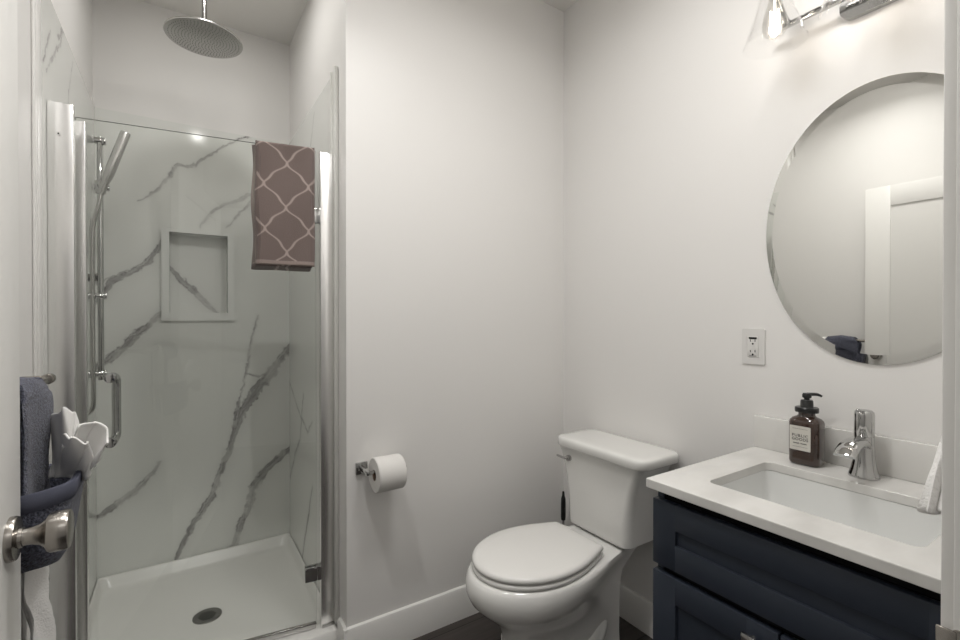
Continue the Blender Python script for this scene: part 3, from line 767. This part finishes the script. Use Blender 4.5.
# tank: tapered with concave sides
tk = MB(); rings = []
def tank_ring(z, hw, d0, d1, r): return [T(x, y, z) for x, y in rrect((d0+d1)/2, 0, (d1-d0)/2, hw, r, 8)]
for t in [0, .02, .06, .15, .3, .45, .6, .75, .88, 1.0]:
    z = .4115+.006+(.738-.4175)*t
    hw = .158+.058*t**2.7+.006*t
    if t == 0: hw -= .008
    rings.append(tank_ring(z, hw, .012+(.004 if t == 0 else 0), 0.217+.001*t-(.006 if t == 0 else 0), .034))
tk.loft(rings)
tank = tk.build('tank', 'ceramic', toilet, smooth=50)
tl = MB(); rings = []
def lid_ring(z, e): return [T(x, y, z) for x, y in rrect(.127, -.021, .121-e, .230-e, .050-e*.6, 10)]
for z, e in ((.738, .010), (.740, .003), (.744, 0), (.764, 0), (.7705, .002), (.7745, .006), (.7765, .013), (.7775, .03), (.778, .05)):
    rings.append(lid_ring(z, e))
tl.loft(rings)
tl.build('tank_lid', 'ceramic', toilet, smooth=50)
lv = MB().cyl(T(.214, .140, .690), T(.232, .140, .690), .0125, bev=.003).build('flush_lever', 'chrome_soft', toilet)
MB().tube([T(.229, .140, .690), T(.236, .160, .690), T(.237, .185, .691), T(.236, .196, .691)], lambda t: .0060-.002*t, 12).build('lever_arm', 'chrome_soft', lv)

# toilet brush in the corner
br = thing('toilet_brush', (1.515, 1.62, 0), 'toilet brush with black tapered handle behind the toilet', 'toilet brush')
MB().lathe([(.0, 0), (.050, 0), (.052, .01), (.044, .16), (.040, .20), (.036, .205), (0, .205)], (1.515, 1.62, 0), cap0=False, cap1=False).build('holder', 'plate', br)
MB().cyl((1.515, 1.62, .2), (1.515, 1.62, .34), .0058).build('stem', 'chrome_soft', br)
MB().lathe([(.010, .325), (.0115, .34), (.0115, .40), (.0105, .425), (.0065, .440), (.0055, .455), (.0045, .459), (0, .460)], (1.515, 1.62, 0), cap1=False).build('handle', 'black_plastic', br)

# ------------------------------------------------------------------ toilet paper and holder
tp = thing('toilet_paper_holder', (.567, YB, .716), 'chrome paper holder with square plate on the wall left of the toilet', 'paper holder')
MB().box(.545, .590, YB-.009, YB, .694, .739, .002).build('plate', 'chrome', tp)
MB().box(.560, .576, YB-.082, YB-.006, .709, .725, .002).cyl((.568, YB-.075, .716), (.715, YB-.075, .716), .0075).build('arm', 'chrome', tp)
RYc, RZc = YB-.075, .705
rl = thing('toilet_paper_roll', (.645, RYc, RZc), 'fresh white toilet paper roll on the chrome holder', 'toilet paper')
pr = [(.0205, 0), (.060, 0), (.0625, .003), (.063, .006), (.063, .098), (.0625, .101), (.060, .104), (.0205, .104)]
MB().lathe(pr+[(.0205, 0)], (.590, RYc, RZc), (1, 0, 0), seg=64, cap0=False, cap1=False).build('roll', 'paper', rl)
MB().lathe([(.0204, .001), (.0204, .103), (.0195, .103), (.0195, .001), (.0204, .001)], (.590, RYc, RZc), (1, 0, 0), seg=40, cap0=False, cap1=False).build('core', 'core', rl)

# ------------------------------------------------------------------ VANITY
VY0, VY1 = .175, .777; VYC = .475
van = thing('vanity_cabinet', (1.32, VYC, 0), 'navy shaker vanity cabinet under the white sink counter', 'vanity')
cb = MB()
cb.box(1.066, XR-.002, VY1-.018, VY1, .0, .834, .001).box(1.066, XR-.002, VY0, VY0+.018, .0, .834, .001)
cb.box(1.12, XR-.002, VY0+.018, VY1-.018, .09, .108).box(XR-.014, XR-.002, VY0+.018, VY1-.018, .108, .834).box(1.12, 1.135, VY0+.018, VY1-.018, 0, .09)
cb.build('carcass', 'navy', van)
MB().box(1.070, 1.082, VY0+.018, VY1-.018, .09, .8335).build('face_frame_shade', 'gap_shade', van)  # face frame coloured black for the shade seen in the gaps
def shaker(y0, y1, z0, z1, rail, x0=1.045, x1=1.066):
    m = MB().box(x0+.009, x1, y0+.002, y1-.002, z0+.002, z1-.002)
    m.box(x0, x1-.001, y0, y0+rail, z0, z1, .002).box(x0, x1-.001, y1-rail, y1, z0, z1, .002)
    m.box(x0, x1-.001, y0+rail-.002, y1-rail+.002, z0, z0+rail, .002).box(x0, x1-.001, y0+rail-.002, y1-rail+.002, z1-rail, z1, .002)
    return m
shaker(VY0, VY1, .638, .807, .066).build('drawer_front', 'navy', van)
for y0, y1, ky in ((VYC-.004, VY1, VYC+.046), (VY0, VYC-.008, VYC-.058)):
    dd = shaker(y0, y1, .10, .620, .066).build('door', 'navy', van)
    kn = MB().box(1.020, 1.0285, ky-.0145, ky+.0145, .568, .597, .0015).cyl((1.028, ky, .583), (1.0455, ky, .583), .006)
    kn.build('knob', 'chrome_soft', dd)

ct = MB()
CY0, CY1, CX0 = .150, .7835, 1.024
hole = rrect(1.287, VYC, .153, .206, .022, 6)
ct.prism([(CX0, CY0), (XR-.001, CY0), (XR-.001, CY1), (CX0, CY1)], [list(reversed(hole))], lambda a, b: (a, b, .836), lambda a, b: (a, b, .860))
counter = thing('countertop', (1.3, VYC, .836), 'white quartz counter with backsplash around the sink', 'countertop')
cobj = ct.build('slab', 'quartz', counter, smooth=0)
bv = cobj.modifiers.new('eased_edge', 'BEVEL'); bv.width = .0022; bv.segments = 2; bv.limit_method = 'ANGLE'; bv.angle_limit = math.radians(60)
MB().box(XR-.020, XR-.001, CY0, CY1, .8602, .962, .002).build('backsplash', 'quartz', counter)

sk = thing('sink', (1.287, VYC, .70), 'white rectangular undermount sink sunk in the counter', 'sink')
rings = []
def skr(hx_, hy_, r, z): return [(x, y, z) for x, y in rrect(1.287, VYC, hx_, hy_, r, 8)]
for a in ((.168, .221, .03, .8355), (.168, .221, .03, .826)): rings.append(skr(*a))
outer = [skr(.168, .221, .03, .8355), skr(.168, .221, .03, .828), skr(.162, .214, .04, .76), skr(.140, .192, .055, .700), skr(.10, .15, .05, .690)]
inner = [skr(.10, .15, .05, .699), skr(.118, .170, .055, .702), skr(.136, .189, .055, .714), skr(.146, .199, .045, .745), skr(.1525, .2055, .030, .800), skr(.1545, .2075, .024, .8355)]
MB().loft(outer+inner+[outer[0]], False, False).build('basin', 'sink', sk, smooth=50)
bmf = MB().loft([skr(.10, .15, .05, .690), skr(.10, .15, .05, .699)]).build('basin_floor', 'sink', sk, smooth=30)
MB().lathe([(0, .6995), (.024, .6995), (.024, .702), (.019, .703), (.017, .701), (0, .701)], (1.287, VYC, 0), cap0=False, cap1=False).build('drain', 'chrome', sk)

# faucet
FXc, FYc = 1.517, .476
fa = thing('faucet', (FXc, FYc, .860), 'chrome single-hole faucet with curved waterfall spout', 'faucet')
MB().lathe([(0, 0), (.0335, 0), (.034, .002), (.0325, .008), (.028, .022), (.0245, .040), (.0225, .065), (.0215, .09), (.0215, .108)], (FXc, FYc, .860), seg=44, cap0=False).build('body', 'chrome', fa)
MB().lathe([(.0213, .1085), (.0218, .110), (.0218, .165), (.0205, .172), (.016, .1765), (0, .178)], (FXc, FYc, .860), seg=44, cap1=False).build('handle', 'chrome', fa)
MB().tube([(FXc-.010, FYc, 1.033), (FXc-.024, FYc, 1.0365), (FXc-.042, FYc, 1.040)], lambda t: .0042-.0008*t, 12).sphere((FXc-.042, FYc, 1.040), .0048).build('lever', 'chrome', fa)
# spout: wide flat arching trough
spt = MB(); rings = []
path = [(.004, .082, .019), (-.022, .096, .0205), (-.045, .1025, .0215), (-.072, .1025, .0225), (-.096, .098, .0235), (-.116, .088, .024), (-.129, .076, .024)]
for i, (dx_, dz_, hw_) in enumerate(path):
    a = path[max(i-1, 0)]; b = path[min(i+1, len(path)-1)]
    tx, tz = b[0]-a[0], b[1]-a[1]; l = math.hypot(tx, tz); nxn, nzn = -tz/l, tx/l
    if nzn < 0: nxn, nzn = -nxn, -nzn
    th = .012-.006*i/(len(path)-1)
    ring = []
    for k in range(24):
        aa = 2*PI*k/24; cy, sn = math.cos(aa), math.sin(aa)
        yy = hw_*math.copysign(abs(cy)**.7, cy); tt = th*math.copysign(abs(sn)**.8, sn)
        crown = -.35*th*(yy/hw_)**2*1.5
        ring.append((FXc+dx_+nxn*(tt+crown), FYc+yy, .860+dz_+nzn*(tt+crown)))
    rings.append(ring)
spt.loft(rings).build('spout', 'chrome', fa, smooth=60)

# soap dispenser
SX, SY = 1.512, .608
so = thing('soap_dispenser', (SX, SY, .860), 'amber soap bottle with black pump and white label on the counter', 'soap bottle')
def sring(hx_, hy_, r, z): return [(x, y, .860+z) for x, y in rrect(SX, SY, hx_, hy_, r, 8)]
HXs, HYs = .0315, .039
MB().loft([sring(HXs-.006, HYs-.006, .016, .0005), sring(HXs-.001, HYs-.001, .018, .004), sring(HXs, HYs, .018, .010), sring(HXs, HYs, .018, .119), sring(HXs-.0015, HYs-.0015, .019, .126), sring(HXs-.005, HYs-.006, .020, .132), sring(.022, .024, .0215, .137), sring(.0205, .0205, .0203, .141), sring(.0205, .0205, .0203, .149)]).build('bottle', 'amber', so, smooth=50)
MB().lathe([(.024, .149), (.0285, .1495), (.029, .152), (.029, .161), (.0275, .163), (.017, .1635), (.016, .165), (.0155, .181), (.0135, .184), (.007, .1845), (.0065, .192)], (SX, SY, .860), seg=44).build('collar', 'black_plastic', so)
dv = Vector((.55, -.83, 0))
pb_ = MB().lathe([(.010, .190), (.0115, .192), (.0115, .199), (.009, .2035), (0, .2045)], (SX, SY, .860), cap1=False)
pv = Vector((SX, SY, 1.060))
pb_.tube([pv, pv+dv*.022+Vector((0, 0, .001)), pv+dv*.030+Vector((0, 0, -.001)), pv+dv*.036+Vector((0, 0, -.004))], lambda t: .0052-.0022*t, 12)
pb_.build('pump_head', 'black_plastic', so)
LYc, LZc = .612, .937
xf = SX-HXs
lb = MB().prism(rrect(LYc, LZc, .0265, .0345, .002, 3), [], lambda a, b: (xf-.0004, a, b), lambda a, b: (xf-.0009, a, b)).build('label', 'label', so, smooth=0)
def text(body, size, y, z, x, parent, name='print', spacing=1.0, mname='ink', facing='-X', thick=.0001, align='CENTER'):
    cu = bpy.data.curves.new(name, 'FONT'); cu.body = body; cu.size = size; cu.align_x = align; cu.align_y = 'CENTER'; cu.space_character = spacing; cu.extrude = thick; cu.resolution_u = 3; cu.offset = .00018
    tmp = bpy.data.objects.new('tmp', cu); COL.objects.link(tmp)
    dg = bpy.context.evaluated_depsgraph_get(); me = bpy.data.meshes.new_from_object(tmp.evaluated_get(dg))
    bpy.data.objects.remove(tmp); bpy.data.curves.remove(cu)
    # text plane facing -X: text right -> -Y
    o0 = Vector(parent['_w'])
    for v in me.vertices:
        tx, ty, tz = v.co
        v.co = Vector((x-tz, y-tx, z+ty))-o0
    me.materials.clear(); me.materials.append(M[mname])
    o = bpy.data.objects.new(name, me); COL.objects.link(o); o.parent = parent; o['_w'] = tuple(o0)
    return o
xt = xf-.0011
text('PUBLIC', .0112, LYc, LZc+.007, xt, lb, spacing=1.18)
text('GOODS', .0112, LYc, LZc-.0035, xt, lb, spacing=1.08)
text('HAND WASH', .0052, LYc, LZc-.015, xt, lb, spacing=1.1)
for z in (.0265, -.0245): MB().box(xt-.0001, xt+.0001, LYc-.019, LYc+.019, LZc+z-.0003, LZc+z+.0003).build('print_rule', 'ink', lb, smooth=0)

# ------------------------------------------------------------------ mirror
mi_ = thing('mirror', (XR-.006, .473, 1.539), 'large frameless oval mirror on the wall above the sink counter', 'mirror')
MRy, MRz = .281, .386
mm = MB(); rings = []
for k, xo in ((1.0, XR-.001), (1.0, XR-.0055), (1-.022/.33, XR-.0065)):
    rings.append([(xo, 0.473+MRy*k*math.cos(2*PI*i/128), 1.539+MRz*k*math.sin(2*PI*i/128)) for i in range(128)])
mm.loft(rings[:2]+[rings[2]], True, True)
mm.build('mirror_glass', 'mirror', mi_, smooth=2)

# ------------------------------------------------------------------ outlet
ou = thing('power_outlet', (XR, .794, 1.185), 'white GFCI power outlet on the wall left of the mirror', 'power outlet')
def rx(a, b): return None
MB().prism(rrect(.794, 1.185, .036, .058, .004, 4), [], lambda a, b: (XR, a, b), lambda a, b: (XR-.005, a, b)).build('cover_plate', 'plate', ou, smooth=0)
fc = MB().box(XR-.0075, XR-.004, .794-.017, .794+.017, 1.185-.034, 1.185+.034, .001).build('receptacle', 'plate', ou)
sl = MB()
for zc in (1.185+.017, 1.185-.018):
    sl.box(XR-.0079, XR-.0072, .794-.0085, .794-.0062, zc-.001, zc+.007).box(XR-.0079, XR-.0072, .794+.0062, .794+.0085, zc-.001, zc+.006)
    sl.cyl((XR-.0072, .794, zc-.008), (XR-.0079, .794, zc-.008), .0030, seg=14)
sl.build('slots', 'dark', fc, smooth=0)
MB().box(XR-.0085, XR-.007, .794-.0125, .794+.0125, 1.2095, 1.2160, .0004).build('test_button', 'black_plastic', ou)
MB().box(XR-.0085, XR-.007, .794-.012, .794+.012, 1.1535, 1.1555, .0004).build('reset_button', 'nozzle', ou)

# ------------------------------------------------------------------ vanity light
vl = thing('vanity_light', (XR, VYC, 2.18), 'chrome three-bulb vanity light with clear glass bell shades above the mirror', 'wall light')
MB().prism(rrect(VYC, 2.178, .080, .062, .030, 8), [], lambda a, b: (XR, a, b), lambda a, b: (XR-.018, a, b)).build('back_plate', 'chrome', vl, smooth=0)
MB().box(XR-.052, XR-.038, VYC-.255, VYC+.255, 2.158, 2.172, .002).build('crossbar', 'chrome', vl)
MB().cyl((XR-.017, VYC, 2.165), (XR-.04, VYC, 2.165), .012).build('stem', 'chrome', vl)
LXc = 1.452
for ly in (VYC+.195, VYC, VYC-.195):
    arm = MB().tube([(XR-.045, ly, 2.166), (XR-.075, ly, 2.175), (XR-.115, ly, 2.215), (LXc+.008, ly, 2.262), (LXc, ly, 2.268)], .0065, 12).build('arm', 'chrome', vl)
    MB().lathe([(.006, .05), (.022, .046), (.024, .035), (.024, .0), (.019, -.002), (.0165, -.012)], (LXc, ly, 2.225), seg=32).build('socket', 'chrome', arm)
    # bell shade
    o_ = [(.026, 2.262), (.029, 2.25), (.036, 2.225), (.046, 2.19), (.056, 2.15), (.068, 2.11), (.0815, 2.074)]
    i_ = [(r-.0022, z) for r, z in reversed(o_)]
    MB().lathe(o_+i_+[o_[0]], (LXc, ly, 0), seg=56, cap0=False, cap1=False).build('lamp_shade', 'lamp_glass', vl, smooth=60)
    bo = [(.0, 2.0915), (.010, 2.0925), (.020, 2.0975), (.028, 2.107), (.032, 2.122), (.032, 2.138), (.028, 2.160), (.021, 2.180), (.016, 2.198), (.0145, 2.214)]
    bulb = MB().lathe(bo, (LXc, ly, 0), seg=36, cap0=False, cap1=False).build('bulb', 'bulb_glass', vl, smooth=60)
    fl = MB()
    for k in range(6):
        a = PI*2*k/6
        fl.cyl((LXc+.0105*math.cos(a), ly+.0105*math.sin(a), 2.112), (LXc+.0115*math.cos(a+.3), ly+.0115*math.sin(a+.3), 2.170), .0015, seg=8)
    fl.cyl((LXc, ly, 2.115), (LXc, ly, 2.20), .0022, seg=8)
    fl.build('filament', 'filament', bulb)
    ld = bpy.data.lights.new('vanity_bulb_light', 'POINT'); ld.energy = BULB_W; ld.color = BULB_COL; ld.shadow_soft_size = .02
    lo = bpy.data.objects.new('vanity_bulb_light', ld); lo.location = (LXc, ly, 2.14); COL.objects.link(lo)

# ceiling light: the lens of the lamp set up at the top
cl = thing('ceiling_light', (.12, .98, CEIL), 'small round ceiling light nearest the door', 'ceiling light')
MB().lathe([(.0, 0), (.075, 0), (.075, -.018), (.068, -.024), (.045, -.026)], (.12, .98, CEIL), seg=48, cap1=False).build('ring', 'plate', cl)
MB().lathe([(.045, -.0255), (.0, -.0255)], (.12, .98, CEIL), seg=48, cap0=False, cap1=False).build('lens', 'spot_lens', cl)

sl_ = thing('added_shower_fill', (.10, 2.02, CEIL), 'small round fill light added above the shower, out of view', 'shower light')  # fixture made up for the added shower fill
MB().lathe([(.0, 0), (.095, 0), (.095, -.008), (.088, -.014), (.080, -.014)], (.10, 2.02, CEIL), seg=40, cap1=False).build('ring', 'plate', sl_)
MB().lathe([(.080, -.0135), (.0, -.0135)], (.10, 2.02, CEIL), seg=40, cap0=False, cap1=False).build('lens', 'lens', sl_)
fl_ = thing('added_ceiling_fill', (.78, .74, CEIL), 'square fill light added on the ceiling, out of view', 'fan light')  # fixture made up for the added ceiling fill
MB().prism(rrect(.78, .74, .20, .20, .03), [rrect(.78, .74, .168, .168, .01)], lambda a, b: (a, b, CEIL), lambda a, b: (a, b, CEIL-.028)).build('frame', 'plate', fl_, smooth=0)
MB().box(.612, .948, .572, .908, CEIL-.030, CEIL-.024).build('lens', 'lens', fl_, smooth=0)

# ------------------------------------------------------------------ hand towel on a ring by the doorway
TRx, TRz = .955, 1.245
tr = thing('towel_ring', (TRx, YF1, TRz), 'chrome towel ring on the door wall behind the jamb', 'towel ring')
MB().cyl((TRx, YF1, TRz), (TRx, YF1+.008, TRz), .024, bev=.003).cyl((TRx, YF1, TRz), (TRx, YF1+.045, TRz), .009).build('mount', 'chrome', tr)
rp = [(TRx+.07*math.sin(2*PI*i/24), YF1+.045, TRz-.07+.07*math.cos(2*PI*i/24)) for i in range(25)]
MB().tube(rp, .005, 10, sub=2).build('ring', 'chrome', tr)
ht = MB(); rings = []
zr = TRz-.14
def hang(side):
    R2 = []
    for j in range(30):
        t = j/29
        z = zr+.012-(.115 if side > 0 else .165)*t
        w_ = .035+.050*t**.8
        dep = .012+.017*t
        cy = YF1+.045+side*(.012+.008*t)
        ring = []
        for k in range(48):
            a = 2*PI*k/48
            pl = 1+.10*math.sin(a*5+t*2)*min(1, t*2)+.07*math.sin(a*13+1)
            e = 1 if t < .9 else 1-.5*((t-.9)/.1)**2
            ring.append((TRx+w_*e*math.cos(a)*pl, cy+dep*e*math.sin(a)*pl, z-.006*math.sin(a*3)*t))
        R2.append(ring)
    return R2
ht.loft(hang(1)); ht.loft(hang(-1))
hto = ht.build('face_towel', 'white_terry', None, loc=(TRx, YF1+.045, zr), smooth=70)
tag(hto, 'white towel end showing beside the right door jamb over the sink', 'towel')

# drop helper properties
for o in bpy.data.objects:
    if '_w' in o: del o['_w']
